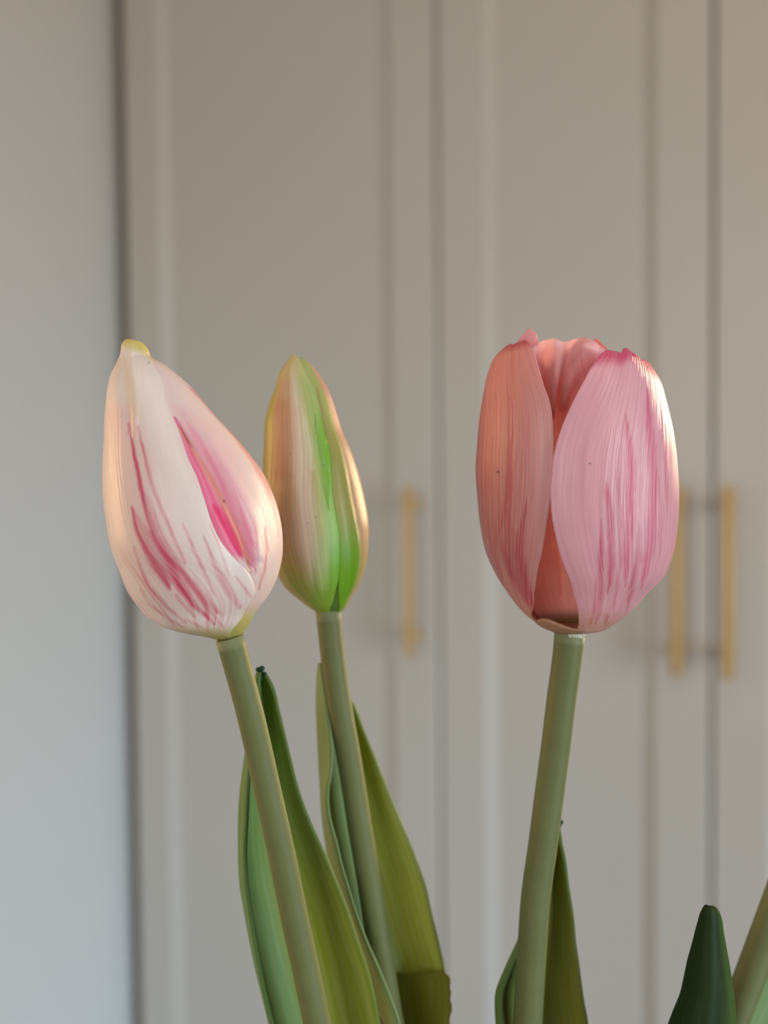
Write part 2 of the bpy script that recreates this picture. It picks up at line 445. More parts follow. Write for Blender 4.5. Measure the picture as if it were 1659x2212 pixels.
def leaf(parent, rows, paint, thick=0.0011, ns=70, nt=150, smooth_tip=True):
    """rows: (y, [(x, depth), ...]) with the same number of cross-section points from margin to margin"""
    rows = sorted(rows, key=lambda r: r[0]); ys = np.array([r[0] for r in rows], float)
    K = len(rows[0][1])
    yy = ys[0] + (ys[-1] - ys[0]) * np.linspace(0, 1, nt) ** 1.25
    X = np.stack([cint(yy, ys, [r[1][k][0] for r in rows]) for k in range(K)], -1)
    D = np.stack([cint(yy, ys, [r[1][k][1] for r in rows]) for k in range(K)], -1)
    kn = np.linspace(0, 1, K); sv = np.linspace(0, 1, ns)
    Xs = np.stack([cint(sv, kn, X[i]) for i in range(nt)]); Ds = np.stack([cint(sv, kn, D[i]) for i in range(nt)])
    YY = np.repeat(yy[:, None], ns, 1)
    Pg = unproj_a(Xs, YY, Ds)
    s, t = np.meshgrid(sv, np.linspace(0, 1, nt))
    e = np.clip(np.minimum(s, 1 - s) * 18, 0, 1) * np.clip(t * 30, 0.25, 1)
    V, Fc = solid(Pg, thick * (0.45 + 0.55 * np.sqrt(e)))
    c = np.clip(paint(s, t, Xs, YY), 0.004, 0.95).reshape(-1, 3)
    st = np.stack([s, t, np.zeros_like(s)], -1).reshape(-1, 3)
    return mesh_obj('leaf', V, Fc, M_leaf, parent, attrs={'Col': np.concatenate([c, c]), 'st': np.concatenate([st, st + [0, 0, 2]])})
def bead(parent, px, py, d, r_px, col, name='leaf_tip'):
    """a small knob of melted plastic"""
    V, Fc = [], []; c0 = unproj(px, py, d); r = r_px / F_PX * d; nu, nv = 10, 7
    for i in range(nv + 1):
        f = math.pi * i / nv
        for j in range(nu):
            g = 2 * math.pi * j / nu; q = 1 + 0.12 * math.sin(3 * g + 2 * f)
            V.append(c0 + r * q * (math.sin(f) * math.cos(g) * rt + math.sin(f) * math.sin(g) * fw) + r * math.cos(f) * up)
    for i in range(nv):
        for j in range(nu):
            k = (j + 1) % nu; Fc.append([i * nu + j, (i + 1) * nu + j, (i + 1) * nu + k, i * nu + k])
    return V, Fc
def beads(parent, lst, col, label):
    V, Fc = [], []
    for (x, y, d, r) in lst:
        v, f = bead(parent, x, y, d, r, col); n = len(V); V += v; Fc += [[i + n for i in q] for q in f]
    cc = np.tile(np.array(col), (len(V), 1))
    o = mesh_obj('leaf_tip', V, Fc, M_leaf, parent, attrs={'Col': cc, 'st': np.zeros((len(V), 3))})
    o['label'] = label
    return o

# the vase stands below the picture; its mouth gathers the stems
VASE = unproj(985, 3300, 0.203); ZT = 0.745
def dep(d_top, y_top, d_vase, y_vase=3560):
    return lambda y: np.interp(y, [y_top, y_vase], [d_top, d_vase])

# ================================================================== tulip 1: white bud with pink streaks
D1 = 0.192
b1 = Body([(274, 733), (270, 737), (263, 767), (257, 786), (244, 814.5), (238.6, 843), (234, 900), (232.6, 963), (231, 1026), (233, 1074),
           (239.6, 1128), (250.6, 1185), (266.5, 1229), (285.5, 1277), (307.6, 1308), (336, 1337), (364.6, 1352), (402.6, 1362),
           (440.6, 1370), (466, 1377), (480, 1384)],
          [(280, 733), (293, 736), (312, 747), (319, 757), (325, 772), (352, 789), (377, 808), (402.6, 830), (434, 865), (466, 903), (504, 944),
           (535.5, 982), (561, 1017), (580, 1055), (596, 1099), (605, 1144), (607, 1178), (602, 1223), (592.5, 1254), (573.5, 1289),
           (551, 1318), (537, 1344), (530, 1355), (520, 1372), (512, 1384)], D1, 0.95, M_smooth)
t1_base = unproj(905, 3560, 0.2)
t1 = empty('tulip', t1_base)
prop(t1, 'artificial tulip with a closed white bud streaked with pink', 'tulip')
PINK = (0.66, 0.10, 0.19)
P1_STROKES = [
    ([(278, 916, .5), (295, 995, .8), (314, 1090, 1), (336, 1153, 1.4), (364, 1204, 1.9), (390, 1264, 1.7), (421, 1305, 1.3), (462, 1345, .6)], 5, .95),
    ([(298, 922, .5), (317, 995, .9), (333, 1058, 1), (358, 1121, 1), (387, 1185, .8), (400, 1215, .5)], 4, .75),
    ([(287, 1096, .6), (301, 1153, 1), (326, 1204, 1.3), (352, 1242, 1.5), (368, 1270, .8)], 5, .8),
    ([(305, 1130, .4), (330, 1180, 1), (352, 1225, 1.2), (362, 1252, .7)], 16, .55),
    ([(320, 1080, .5), (350, 1160, 1), (385, 1230, 1), (405, 1270, .6)], 11, .45),
    ([(396, 1131, .5), (418, 1185, 1), (440, 1232, 1), (463, 1283, .6)], 4, .6),
    ([(440, 1159, .4), (456, 1200, .8), (475, 1242, 1.8), (497, 1280, 1.9), (516, 1308, 1.2)], 4.5, .62),
    ([(453, 1131, .7), (478, 1197, 1), (494, 1242, 1)], 2.2, .45),
    ([(507, 1245, .7), (525, 1267, 1), (541, 1288, 1)], 3, .5),
    ([(292, 1181, .6), (307, 1229, 1), (326, 1270, 1.1), (364, 1311, 1.2), (402, 1343, .8)], 3.2, .6),
    ([(304, 1270, .6), (326, 1305, 1), (371, 1337, 1), (400, 1353, .7)], 3, .5),
    ([(377, 1204, .7), (406, 1248, 1.3), (437, 1289, 1.2), (470, 1322, .7)], 5, .62),
    ([(402, 1250, .8), (430, 1290, 1.2), (455, 1320, 1), (480, 1352, .6)], 4.5, .6),
    ([(421, 1248, .6), (453, 1296, 1), (478, 1327, .9)], 4, .5),
    ([(382, 1284, .8), (402, 1310, 1), (420, 1330, .6)], 4, .45),
    ([(400, 1335, .7), (430, 1350, 1), (450, 1362, .6)], 3, .4),
]
def paint_t1_front(s, t, px, py):
    c = np.ones(s.shape + (3,)) * np.array([0.84, 0.78, 0.74])
    lobe = sstep(430, 330, px - (py - 1000) * 0.32)
    c = mixc(c, stroke(px, py, [(270, 900, .6), (300, 1050, 1), (330, 1180, 1), (385, 1270, .7)], 45, .9) * 0.35, (0.80, 0.45, 0.44))
    n = 0.45 + 0.75 * vnoise(s * 130 + 1.5 * vnoise(t * 5, 10), 11)
    for pts, w, a in P1_STROKES: c = mixc(c, np.clip(stroke(px, py, taper(pts) if w > 9 else pts, w, .95 if w > 9 else .75) * a * n, 0, 1), PINK)
    fine = np.clip(vnoise(s * 105 + 1.2 * vnoise(t * 4, 12), 13) * 2.4 - 1.35, 0, 1)
    zone = stroke(px, py, [(300, 1180, .6), (350, 1260, 1), (430, 1320, 1), (500, 1330, .7)], 75, .9) * sstep(1120, 1250, py + (px - 300) * 0.2)
    c = mixc(c, fine * zone * 0.5, (0.68, 0.16, 0.20))
    c = mixc(c, sstep(1340, 1378, py) * 0.9, (0.48, 0.47, 0.08))
    c = mixc(c, sstep(772, 744, py - (px - 290) * 0.45) * 0.9, (0.66, 0.58, 0.13))
    c = mixc(c, stroke(px, py, [(265, 790), (285, 840), (294, 890)], 14, .9) * 0.3, (0.75, 0.62, 0.33))
    c = mixc(c, stroke(px, py, [(321, 785), (322, 786)], 2.4, .6) * 0.6, (0.5, 0.42, 0.08))
    return c
P2_STROKES = [
    ([(384, 925, .5), (400, 965, .7), (425, 1025, 1), (455, 1085, 1.2), (483, 1135, 1.3), (508, 1178, 1.0)], 22, 1.0, (0.86, 0.20, 0.38)),
    ([(470, 1110, .6), (492, 1145, 1), (512, 1178, 1), (520, 1190, .6)], 22, .9, (0.82, 0.07, 0.22)),
    ([(425, 950, .5), (470, 1020, 1), (505, 1085, 1), (535, 1150, 1), (545, 1205, .5)], 14, .75, (0.82, 0.26, 0.38)),
    ([(386, 925, .6), (420, 975, 1), (460, 1040, 1), (495, 1105, 1.1), (520, 1160, 1.1), (537, 1210, .9), (541, 1235, .3)], 7, .65, (0.74, 0.29, 0.17)),
    ([(405, 838, .3), (447, 877, 1), (482, 915, 1), (513, 953, 1), (545, 998, 1), (572, 1050, 1), (590, 1105, .8), (600, 1160, .3)], 5.5, .6, (0.75, 0.28, 0.28)),
    ([(570, 1140, .6), (574, 1185, 1), (569, 1230, 1), (556, 1272, .7)], 3, .6, (0.72, 0.25, 0.27)),
    ([(395, 900, .6), (440, 945, 1), (480, 990, 1.), (520, 1060, .5)], 26, .35, (0.82, 0.45, 0.54)),
]
def paint_t1_right(s, t, px, py):
    c = np.ones(s.shape + (3,)) * np.array([0.80, 0.68, 0.66])
    n = 0.75 + 0.5 * vnoise(s * 70 + t * 3, 21)
    for pts, w, a, col in P2_STROKES: c = mixc(c, np.clip(stroke(px, py, taper(pts) if w > 9 else pts, w, .98 if w > 9 else .7) * a * n, 0, 1), col)
    c = mixc(c, sstep(1290, 1350, py) * 0.9, (0.50, 0.50, 0.08))
    c = mixc(c, sstep(790, 752, py - (px - 320) * 0.4) * 0.9, (0.62, 0.52, 0.10))
    c = mixc(c, stroke(px, py, [(487, 1083), (489, 1084)], 2.4, .5) * 0.8, (0.2, 0.05, 0.08))
    return c
def disp_t1_right(s, t, px, py):
    g = stroke(px, py, [(380, 905, .02), (410, 960, .35), (432, 995, .8), (460, 1040, 1.2), (495, 1105, 1.2), (520, 1160, 1.0), (540, 1220, .4)], 15, 1.0)
    lip = stroke(px, py, [(400, 905, .5), (450, 960, 1), (500, 1050, 1), (540, 1130, 1), (556, 1200, .5)], 16, 1.0)
    return -0.0010 * g + 0.0004 * lip
def disp_t1_front(s, t, px, py):
    ridge = stroke(px, py, [(284, 765, .2), (290, 830, 1), (294, 880, .8), (298, 950, .1)], 10, 1.0)
    fold = stroke(px, py, [(268, 775, .2), (276, 850, 1), (284, 950, .1)], 12, 1.0)
    lap = stroke(px, py, [(380, 1000, .6), (420, 1100, 1), (480, 1220, 1), (530, 1270, .6)], 22, 1.0)
    return 0.0002 * ridge - 0.00022 * fold + 0.0002 * lap
EDGE_T1 = [(318, 757), (342, 788), (358, 818), (363, 868), (377, 906), (390, 941), (406, 988.6), (425, 1030), (444, 1087), (458, 1131), (478.6, 1172),
           (510, 1210), (531, 1232), (545, 1256), (550, 1280), (545, 1303), (533, 1325), (518, 1350), (508, 1372)]
petal(t1, b1, ('deg', [(730, -176), (900, -170), (1200, -165), (1390, -160)]), ('px', EDGE_T1), 734, 1385,
      rs=lambda s, t: 1.0 + 0.008 * s, disp=disp_t1_front, paint=paint_t1_front, vein=lambda s, t, px, py: 0.12 + 0.6 * sstep(300, 245, px), ns=190, nt=230,
      label='white front petal with pink streaks')
petal(t1, b1, ('px', [(x - 22, y) for x, y in EDGE_T1[2:-4]] + [(505, 1300), (495, 1340), (490, 1372)]), ('deg', [(730, 150), (900, 140), (1200, 138), (1390, 140)]), 745, 1380,
      rs=lambda s, t: 0.992 + 0.008 * sstep(0.0, 0.5, s), disp=disp_t1_right, paint=paint_t1_right, vein=lambda s, t, px, py: 0.12 + 0.88 * sstep(520, 580, px - (1150 - py) * 0.25), ns=170, nt=210,
      label='white petal with a bright pink groove')
petal(t1, b1, ('deg', [(730, 120), (1390, 110)]), ('deg', [(730, 205), (1390, 215)]), 742, 1378, rs=0.96,
      paint=lambda s, t, px, py: np.ones(s.shape + (3,)) * np.array([0.8, 0.66, 0.58]), ns=30, nt=60)
stem(t1, [(496, 1378), (510, 1429), (539, 1536), (575, 1694), (610, 1851), (637.5, 1987), (664, 2108), (685.5, 2212), (790, 2750), (905, 3560)],
     29.5, dep(D1 - 0.001, 1380, 0.2))
DL = 0.2
def rows_leaf1():
    r = []
    for y, lm, ct, rx in [(1452, 562, 558, 570), (1462, 559, 555, 577), (1488, 557, 553, 590), (1532, 553, 547, 601), (1605, 546, 537, 619), (1650, 541, 531, 630), (1694, 538, 525, 641),
                          (1778, 534, 519.6, 671), (1840, 530.6, 519.6, 700), (1910, 534, 523, 729.5), (1965, 541, 532, 751.6), (2031, 551, 544, 773.6),
                          (2097, 562, 558, 795.6), (2156, 574, 573, 810), (2212, 588, 586, 821), (2500, 680, 678, 855), (2800, 780, 778, 865), (3000, 815, 814, 845)]:
        k = np.interp(y, [1450, 1600, 1900, 3000], [0.15, 0.6, 1, 0.6])
        mid = lm + (rx - lm) * 0.42
        r.append((y, [(lm, 0.2005 - 0.004 * k), (ct, 0.2030 - 0.003 * k), (ct + (mid - ct) * 0.45, 0.2052 + 0.001 * k), (mid, 0.2052 + 0.0030 * k),
                      (mid + (rx - mid) * 0.5, 0.2045 + 0.002 * k), (rx, 0.2035 - 0.001 * k)]))
    return r
def paint_leaf(base, edge_col, yellow, seed, gx=None, mott=0.55, top=None):
    def f(s, t, px, py):
        c = np.ones(s.shape + (3,)) * np.array(base)
        n = vnoise(s * 5 + t * 3 + seed, seed) * 0.6 + vnoise(s * 11 - t * 9 + 3, seed + 1) * 0.4
        c = mixc(c, sstep(0.35, 0.75, n) * mott, yellow)
        if gx: c = mixc(c, sstep(gx[0], gx[1], s) * gx[2], yellow)
        if top: c = mixc(c, sstep(top[1], top[0], py) * top[2], top[3])
        e = np.minimum(s, 1 - s)
        c = mixc(c, sstep(0.035, 0.0, e) * 0.7, edge_col)
        return c
    return f
leaf(t1, rows_leaf1(), paint_leaf((0.16, 0.28, 0.11), (0.09, 0.15, 0.04), (0.33, 0.38, 0.05), 31, (0.4, 0.7, 0.9), 0.3, (1650, 2050, 0.65, (0.14, 0.25, 0.06))))
beads(t1, [(565, 1445, .2005, 7), (557, 1446, .2005, 5), (561, 1456, .201, 8), (572, 1456, .2005, 4.5), (560, 1466, .2015, 7)], (0.03, 0.075, 0.05),
      'dark crumpled leaf tip')

# ================================================================== tulip 2: green bud
D2 = 0.213
b2 = Body([(633, 763), (624, 779), (608.7, 801.7), (600, 832.5), (586, 869), (577, 902.6), (573, 964), (571, 1015), (571, 1070), (574, 1130),
           (583, 1190), (601.7, 1239), (621, 1270), (646.5, 1292), (674.6, 1313), (690, 1322), (698, 1328)],
          [(636, 763), (655, 773.6), (674.6, 793), (691, 816), (708, 846.5), (722, 886), (736, 930.6), (753, 970), (767, 1009), (778, 1048), (787, 1090),
           (793.5, 1138), (792, 1189), (787, 1222), (773, 1261), (756, 1290), (746, 1309), (735, 1320), (722, 1328)], D2, 0.95, M_smooth)
t2 = empty('tulip', unproj(955, 3560, 0.212))
prop(t2, 'artificial tulip with a slender closed green bud', 'tulip')
GRN = (0.24, 0.46, 0.05)
def paint_t2_front(s, t, px, py):
    c = np.ones(s.shape + (3,)) * np.array([0.64, 0.43, 0.24])
    c = mixc(c, stroke(px, py, [(612, 880, .8), (617, 950, 1), (612, 1020, .8)], 22, .9) * 0.55, (0.55, 0.25, 0.13))
    c = mixc(c, stroke(px, py, [(632, 790, .2), (640, 850, .7), (648, 920, 1), (655, 1050, 1.3), (668, 1160, 1.5), (690, 1250, 1.3)], 14, 1.0) * 0.8, (0.80, 0.70, 0.56))
    axis = np.interp(py, [760, 840, 910, 990, 1070, 1150, 1230, 1330], [630, 638, 652, 664, 676, 680, 676, 650])
    c = mixc(c, sstep(-10, 26, px - axis) * 0.85, (0.42, 0.58, 0.20))
    edge = np.interp(py, [790, 852, 908, 959, 1029, 1127, 1222, 1317], [652, 683, 697, 708, 716, 728, 731, 711])
    c = mixc(c, sstep(36, 2, edge - px) * sstep(850, 960, py) * 0.85, (0.20, 0.52, 0.025))
    c = mixc(c, stroke(px, py, [(655, 905, .6), (665, 960, 1), (672, 1010, .7)], 8, .9) * 0.5, (0.66, 0.70, 0.46))
    c = mixc(c, stroke(px, py, [(674, 1050, .1), (684, 1130, 1.), (686, 1200, 1), (680, 1270, .3)], 15, 1.0) * 0.4, (0.60, 0.66, 0.36))  # pale highlight painted down the petal
    c = mixc(c, sstep(1180, 1290, py + (650 - px) * 0.6) * 0.8, (0.30, 0.45, 0.04))
    c = mixc(c, sstep(840, 780, py) * 0.7, (0.62, 0.60, 0.28))
    n = vnoise(s * 46 + t * 2, 41); c = c * (0.9 + 0.2 * n)[..., None]
    rng = np.random.default_rng(7)
    for _ in range(16):
        x, y = rng.uniform(600, 730), rng.uniform(920, 1300)
        c = mixc(c, stroke(px, py, [(x, y), (x + .5, y + .5)], 1.1, .5) * 0.7, (0.15, 0.12, 0.04))
    return c
def disp_t2_front(s, t, px, py):
    groove = stroke(px, py, [(680, 900, .1), (688, 975, 1), (698, 1020, .7), (708, 1100, .05)], 11, 1.0)
    bul = stroke(px, py, [(697, 950, .7), (705, 990, 1), (708, 1010, .6)], 8, 1.0)
    ridge = stroke(px, py, [(648, 880, .5), (662, 980, 1), (685, 1080, 1), (696, 1180, 1), (690, 1270, .5)], 14, 1.0)
    return -0.0005 * groove + 0.0003 * bul + 0.0003 * ridge
EDGE_T2 = [(640, 768), (652, 790), (666, 816), (683, 852), (697, 908), (708, 959), (714, 992), (717, 1029), (719, 1071), (728, 1127), (732, 1155),
           (732, 1222), (725, 1273), (718, 1300), (711, 1316)]
EDGE_T2L = [(630, 772), (607, 812), (597, 858), (590, 908), (587, 992), (584, 1048), (582, 1100), (588, 1160)]
petal(t2, b2, ('px', EDGE_T2L + [(606, 1225), (625, 1262), (650, 1287), (678, 1309)]), ('px', EDGE_T2), 766, 1326,
      rs=1.0, disp=disp_t2_front, paint=paint_t2_front, vein=lambda s, t, px, py: 0.15 + 0.35 * sstep(650, 610, px), ns=150, nt=210, label='green and brown-pink front petal')
def paint_t2_right(s, t, px, py):
    c = np.ones(s.shape + (3,)) * np.array([0.40, 0.42, 0.12])
    c = mixc(c, sstep(1080, 1220, py) * 0.95, (0.19, 0.46, 0.015))
    c = mixc(c, sstep(960, 840, py) * 0.7, (0.46, 0.55, 0.20))
    c = mixc(c, stroke(px, py, [(684, 840), (697, 910, 1), (706, 960, .8)], 2.5, .6) * 0.5, (0.45, 0.22, 0.06))
    c = mixc(c, sstep(0.80, 1.0, s) * 0.6 * sstep(1270, 1180, py), (0.66, 0.50, 0.24))  # warm sheen painted along the folded edge
    return c * (0.92 + 0.16 * vnoise(s * 40 + t * 2, 43))[..., None]
EDGE_T2R = [(668, 788), (690, 830), (708, 870), (719, 908), (730, 945), (742, 980), (759, 1062), (773, 1132), (779, 1175), (774, 1230), (760, 1272), (744, 1305)]
petal(t2, b2, ('px', [(652, 795), (675, 852), (688, 908), (700, 960), (706, 1029), (716, 1127), (726, 1200), (729, 1250), (730, 1290), (730, 1316)]), ('px', EDGE_T2R), 776, 1320,
      rs=lambda s, t: 0.955 + 0.045 * sstep(0, 0.5, s), paint=paint_t2_right, vein=lambda s, t, px, py: 0.15 + 0.6 * sstep(0.7, 0.95, s), ns=100, nt=180, label='bright green side petal')
def paint_t2_gold(s, t, px, py):
    c = np.ones(s.shape + (3,)) * np.array([0.62, 0.44, 0.26])
    c = mixc(c, sstep(1130, 1260, py) * 0.7, (0.45, 0.46, 0.10))
    c = mixc(c, sstep(1000, 880, py) * 0.5, (0.68, 0.36, 0.26))
    return c * (0.88 + 0.24 * vnoise(s * 40 + t * 2, 47))[..., None]
petal(t2, b2, ('px', [(x - 10, y) for x, y in EDGE_T2R]), ('deg', [(760, 150), (1330, 150)]), 786, 1316,
      rs=lambda s, t: 0.962 + 0.04 * sstep(0, 0.3, s), paint=paint_t2_gold, vein=lambda s, t, px, py: np.full_like(s, 0.3), ns=80, nt=150)
petal(t2, b2, ('deg', [(760, -160), (1330, -160)]), ('px', [(x + 14, y) for x, y in EDGE_T2L] + [(620, 1225), (640, 1262), (662, 1290)]), 768, 1318,
      rs=lambda s, t: 1.0 - 0.03 * sstep(0.6, 1, s), paint=lambda s, t, px, py: np.ones(s.shape + (3,)) * np.array([0.52, 0.46, 0.10]) * (0.9 + 0.2 * vnoise(s * 40 + t * 2, 49))[..., None], ns=80, nt=150,
      vein=lambda s, t, px, py: np.full_like(s, 0.3))
petal(t2, b2, ('deg', [(760, 120), (1330, 120)]), ('deg', [(760, 240), (1330, 240)]), 772, 1318, rs=0.95,
      paint=lambda s, t, px, py: np.ones(s.shape + (3,)) * np.array([0.42, 0.46, 0.12]), ns=24, nt=50)
petal(t2, b2, ('deg', [(760, -40), (1330, -40)]), ('deg', [(760, 100), (1330, 100)]), 800, 1322, rs=0.90,
      paint=lambda s, t, px, py: np.ones(s.shape + (3,)) * np.array([0.12, 0.24, 0.04]), ns=40, nt=60)
stem(t2, [(709, 1318), (717, 1400), (735, 1530), (757, 1657), (776, 1778), (799, 1914), (817, 2031), (831, 2116), (846, 2212), (905, 2750), (955, 3560)],
     26.5, dep(D2, 1320, 0.212))
def rows_leaf2():
    r = []
    for y, lm, ct, rx in [(1432, 694, 690, 698), (1450, 697, 689, 712), (1492, 704, 687.5, 745), (1523, 709, 687, 764), (1576, 715, 689, 785), (1627, 718.5, 691.5, 806),
                          (1672, 715, 694, 824), (1705, 709, 696, 837), (1730, 708, 697, 847), (1778, 715, 701, 867), (1815, 726, 706, 883), (1862, 737, 714, 901),
                          (1914, 752, 724, 919), (1972, 770, 738, 932), (2031, 792, 755, 946), (2090, 818, 775, 959), (2152, 843, 797, 965), (2212, 864, 818, 970),
                          (2500, 900, 870, 985), (2800, 915, 905, 975), (3000, 925, 920, 960)]:
        k = np.interp(y, [1430, 1550, 1900, 3000], [0.15, 0.7, 1, 0.5])
        mid = max(ct, lm) + (rx - max(ct, lm)) * 0.40
        fl = np.interp(y, [1430, 1700, 2000, 2200], [0.2135, 0.2095, 0.2065, 0.2045])
        r.append((y, [(lm, fl), (ct, 0.2165 - 0.001 * k), ((ct + mid) / 2, 0.2195 + 0.001 * k), (mid, 0.2205 + 0.0025 * k),
                      (mid + (rx - mid) * 0.5, 0.2205 + 0.002 * k), (rx, 0.2195 - 0.001 * k)]))
    return r
leaf(t2, rows_leaf2(), paint_leaf((0.25, 0.37, 0.16), (0.16, 0.23, 0.09), (0.42, 0.48, 0.08), 57, (0.40, 0.7, 0.85), 0.2))
# blunt cut leaf overlapping its lower right, overlap shade painted as darker olive
rag = lambda y: 5.0 * (float(vnoise(np.array(y / 13.0), 8)) - 0.5) + 4.0 * (float(vnoise(np.array(y / 33.0), 9)) - 0.5)
leaf(t2, [(y, [(x0, 0.2215), (x0 + (x1 - x0) * .35, 0.2195), (x0 + (x1 - x0) * .7, 0.2172), (x1 + rag(y), 0.2160)]) for y, x0, x1 in
          [(2103, 850, 960), (2106, 850, 965), (2112, 850, 970), (2126, 852, 973)] + [(2136 + 8 * i, 854 + i, 973 + .2 * i) for i in range(14)] + [(2500, 900, 985), (2900, 940, 975)]],
     paint_leaf((0.19, 0.21, 0.028), (0.14, 0.16, 0.025), (0.17, 0.17, 0.016), 61), thick=0.0006, ns=36, nt=110)

# ================================================================== tulip 3: open pink tulip
D3 = 0.2
b3 = Body([(1122, 690), (1114, 725), (1096, 747), (1071, 770), (1058, 802), (1048, 850), (1040, 898), (1034, 963), (1031, 1011), (1035, 1075), (1042, 1139),
           (1053, 1191), (1074, 1239), (1103, 1284), (1128, 1316), (1151, 1338), (1178, 1356), (1205, 1366)],
          [(1352, 690), (1362, 740), (1381, 767), (1401, 799), (1417, 831), (1430, 876), (1443, 934), (1452, 1011), (1455, 1075), (1451, 1146), (1440, 1203),
           (1424, 1242), (1391, 1277), (1353, 1319), (1321, 1345), (1289, 1360), (1250, 1366)], D3, 0.92, M_petal)
t3 = empty('tulip', unproj(1055, 3560, 0.207))
prop(t3, 'artificial tulip with an opening pink bloom of cupped petals', 'tulip')
RED = (0.55, 0.06, 0.12)
T3R = [
    ([(1354, 931, .4), (1361, 995, .9), (1359, 1075, 1), (1358, 1139, 1), (1352, 1220, .7)], 5.5, .65, (0.68, 0.10, 0.22)),
    ([(1398, 883, .5), (1404, 963, 1), (1411, 1043, 1), (1406, 1107, 1.1), (1401, 1187, .9), (1390, 1240, .6)], 6, .65, (0.66, 0.10, 0.24)),
    ([(1311, 1062, .8), (1316, 1107, 1), (1318, 1155, .9), (1319, 1219, 1), (1314, 1260, .6)], 4, .7, (0.62, 0.11, 0.20)),
    ([(1297, 1149, .4), (1297, 1203, .8), (1294, 1268, 1.1), (1287, 1319, 1)], 4, .7, (0.62, 0.11, 0.20)),
    ([(1379, 1155, .7), (1376, 1210, 1), (1359, 1284, .8)], 3.6, .6, (0.60, 0.12, 0.20)),
    ([(1420, 1043, .6), (1425, 1110, 1), (1423, 1171, .8)], 3, .5, (0.58, 0.14, 0.2)),
    ([(1336, 1060, .6), (1340, 1130, 1), (1338, 1210, .9), (1328, 1290, .6)], 2.5, .4, (0.6, 0.14, 0.22)),
    ([(1425, 900, .6), (1433, 980, 1), (1436, 1060, .8)], 2.5, .4, (0.66, 0.2, 0.26)),
    ([(1277, 1335, 1), (1275, 1345, 1)], 2.5, .6, (0.5, 0.12, 0.14)), ([(1309, 1330, 1), (1307, 1343, 1)], 2.5, .6, (0.5, 0.12, 0.14)),
]
T3L = [
    ([(1048, 883, .6), (1044, 979, 1), (1047, 1075, 1), (1058, 1155, 1), (1080, 1230, .6)], 5, .55, RED),
    ([(1106, 972, .5), (1099, 1059, 1), (1086, 1123, .8)], 4, .55, RED),
    ([(1135, 1107, .4), (1126, 1160, .9), (1125, 1190, 1.1), (1130, 1230, 1), (1146, 1285, .7)], 5, .8, RED),
    ([(1080, 1091, .6), (1083, 1171, 1), (1106, 1236, 1), (1135, 1290, .8)], 4, .6, RED),
    ([(1103, 1130, .5), (1108, 1180, 1), (1120, 1235, .9), (1140, 1285, .5)], 9, .5, RED),
    ([(1062, 940, .6), (1062, 1040, 1), (1070, 1140, .8)], 3, .45, RED),
    ([(1075, 900, .6), (1073, 990, 1), (1076, 1060, .6)], 2.5, .4, RED),
    ([(1118, 960, .4), (1112, 1030, 1), (1104, 1090, .6)], 2.5, .4, RED),
]
def paint_t3_right(s, t, px, py):
    c = np.ones(s.shape + (3,)) * np.array([0.80, 0.47, 0.54])
    n = 0.15 + 1.1 * vnoise(s * 150 + 1.5 * vnoise(t * 5, 70), 71)
    for pts, w, a, col in T3R: c = mixc(c, np.clip(stroke(px, py, taper(pts), w * 1.7, .95) * a * n * 1.25, 0, 0.9), col)
    fine = np.clip(vnoise(s * 90 + 0.6 * vnoise(t * 6, 3), 73) * 1.6 - 0.8, 0, 1) * sstep(0.45, 0.65, s) * sstep(0.95, 0.6, t)
    c = mixc(c, fine * 0.35, (0.62, 0.14, 0.22))
    c = mixc(c, sstep(0.925, 0.985, t) * 0.92, (0.66, 0.10, 0.21))
    c = mixc(c, sstep(1300, 1362, py) * 0.6, (0.58, 0.36, 0.20))
    c = mixc(c, stroke(px, py, [(1273, 1002), (1275, 1003)], 1.8, .5) * 0.85, (0.1, 0.03, 0.05))
    return c
def paint_t3_left(s, t, px, py):
    c = np.ones(s.shape + (3,)) * np.array([0.72, 0.36, 0.35])
    n = 0.15 + 1.1 * vnoise(s * 150 + 1.5 * vnoise(t * 5, 80), 81)
    for pts, w, a, col in T3L: c = mixc(c, np.clip(stroke(px, py, taper(pts), w * 1.7, .95) * a * n * 1.25, 0, 0.9), col)
    out = sstep(1150, 1100, px)
    c = mixc(c, out * sstep(0.2, 0.5, t) * 0.45, (0.68, 0.26, 0.19))  # warm side light painted into the outer flank
    fine = np.clip(vnoise(s * 110 + 0.6 * vnoise(t * 6, 5), 83) * 1.6 - 0.7, 0, 1) * out * sstep(0.97, 0.7, t)
    c = mixc(c, fine * 0.6, RED)
    glint = np.clip(vnoise(s * 140 + 0.8 * vnoise(t * 5, 6), 87) * 2.2 - 1.3, 0, 1) * out * sstep(0.92, 0.75, t)  # fine streak highlights painted into the colour
    c = mixc(c, glint * 0.5, (0.86, 0.52, 0.36))
    c = mixc(c, sstep(0.955, 0.998, t) * 0.8, (0.60, 0.09, 0.12))
    c = mixc(c, sstep(1305, 1345, py) * 0.7, (0.66, 0.44, 0.26))
    c = mixc(c, stroke(px, py, [(1077, 1020), (1080, 1021)], 2.2, .5) * 0.85, (0.1, 0.03, 0.03))
    return c
def paint_t3_in(s, t, px, py):
    c = np.ones(s.shape + (3,)) * np.array([0.95, 0.72, 0.67])
    c = mixc(c, sstep(0.72, 0.92, t) * 0.8, (0.90, 0.64, 0.67))
    c = mixc(c, sstep(0.05, 0.0, t) * 0.9, (0.30, 0.20, 0.03))
    return c * (0.95 + 0.1 * vnoise(s * 50 + t, 91))[..., None]
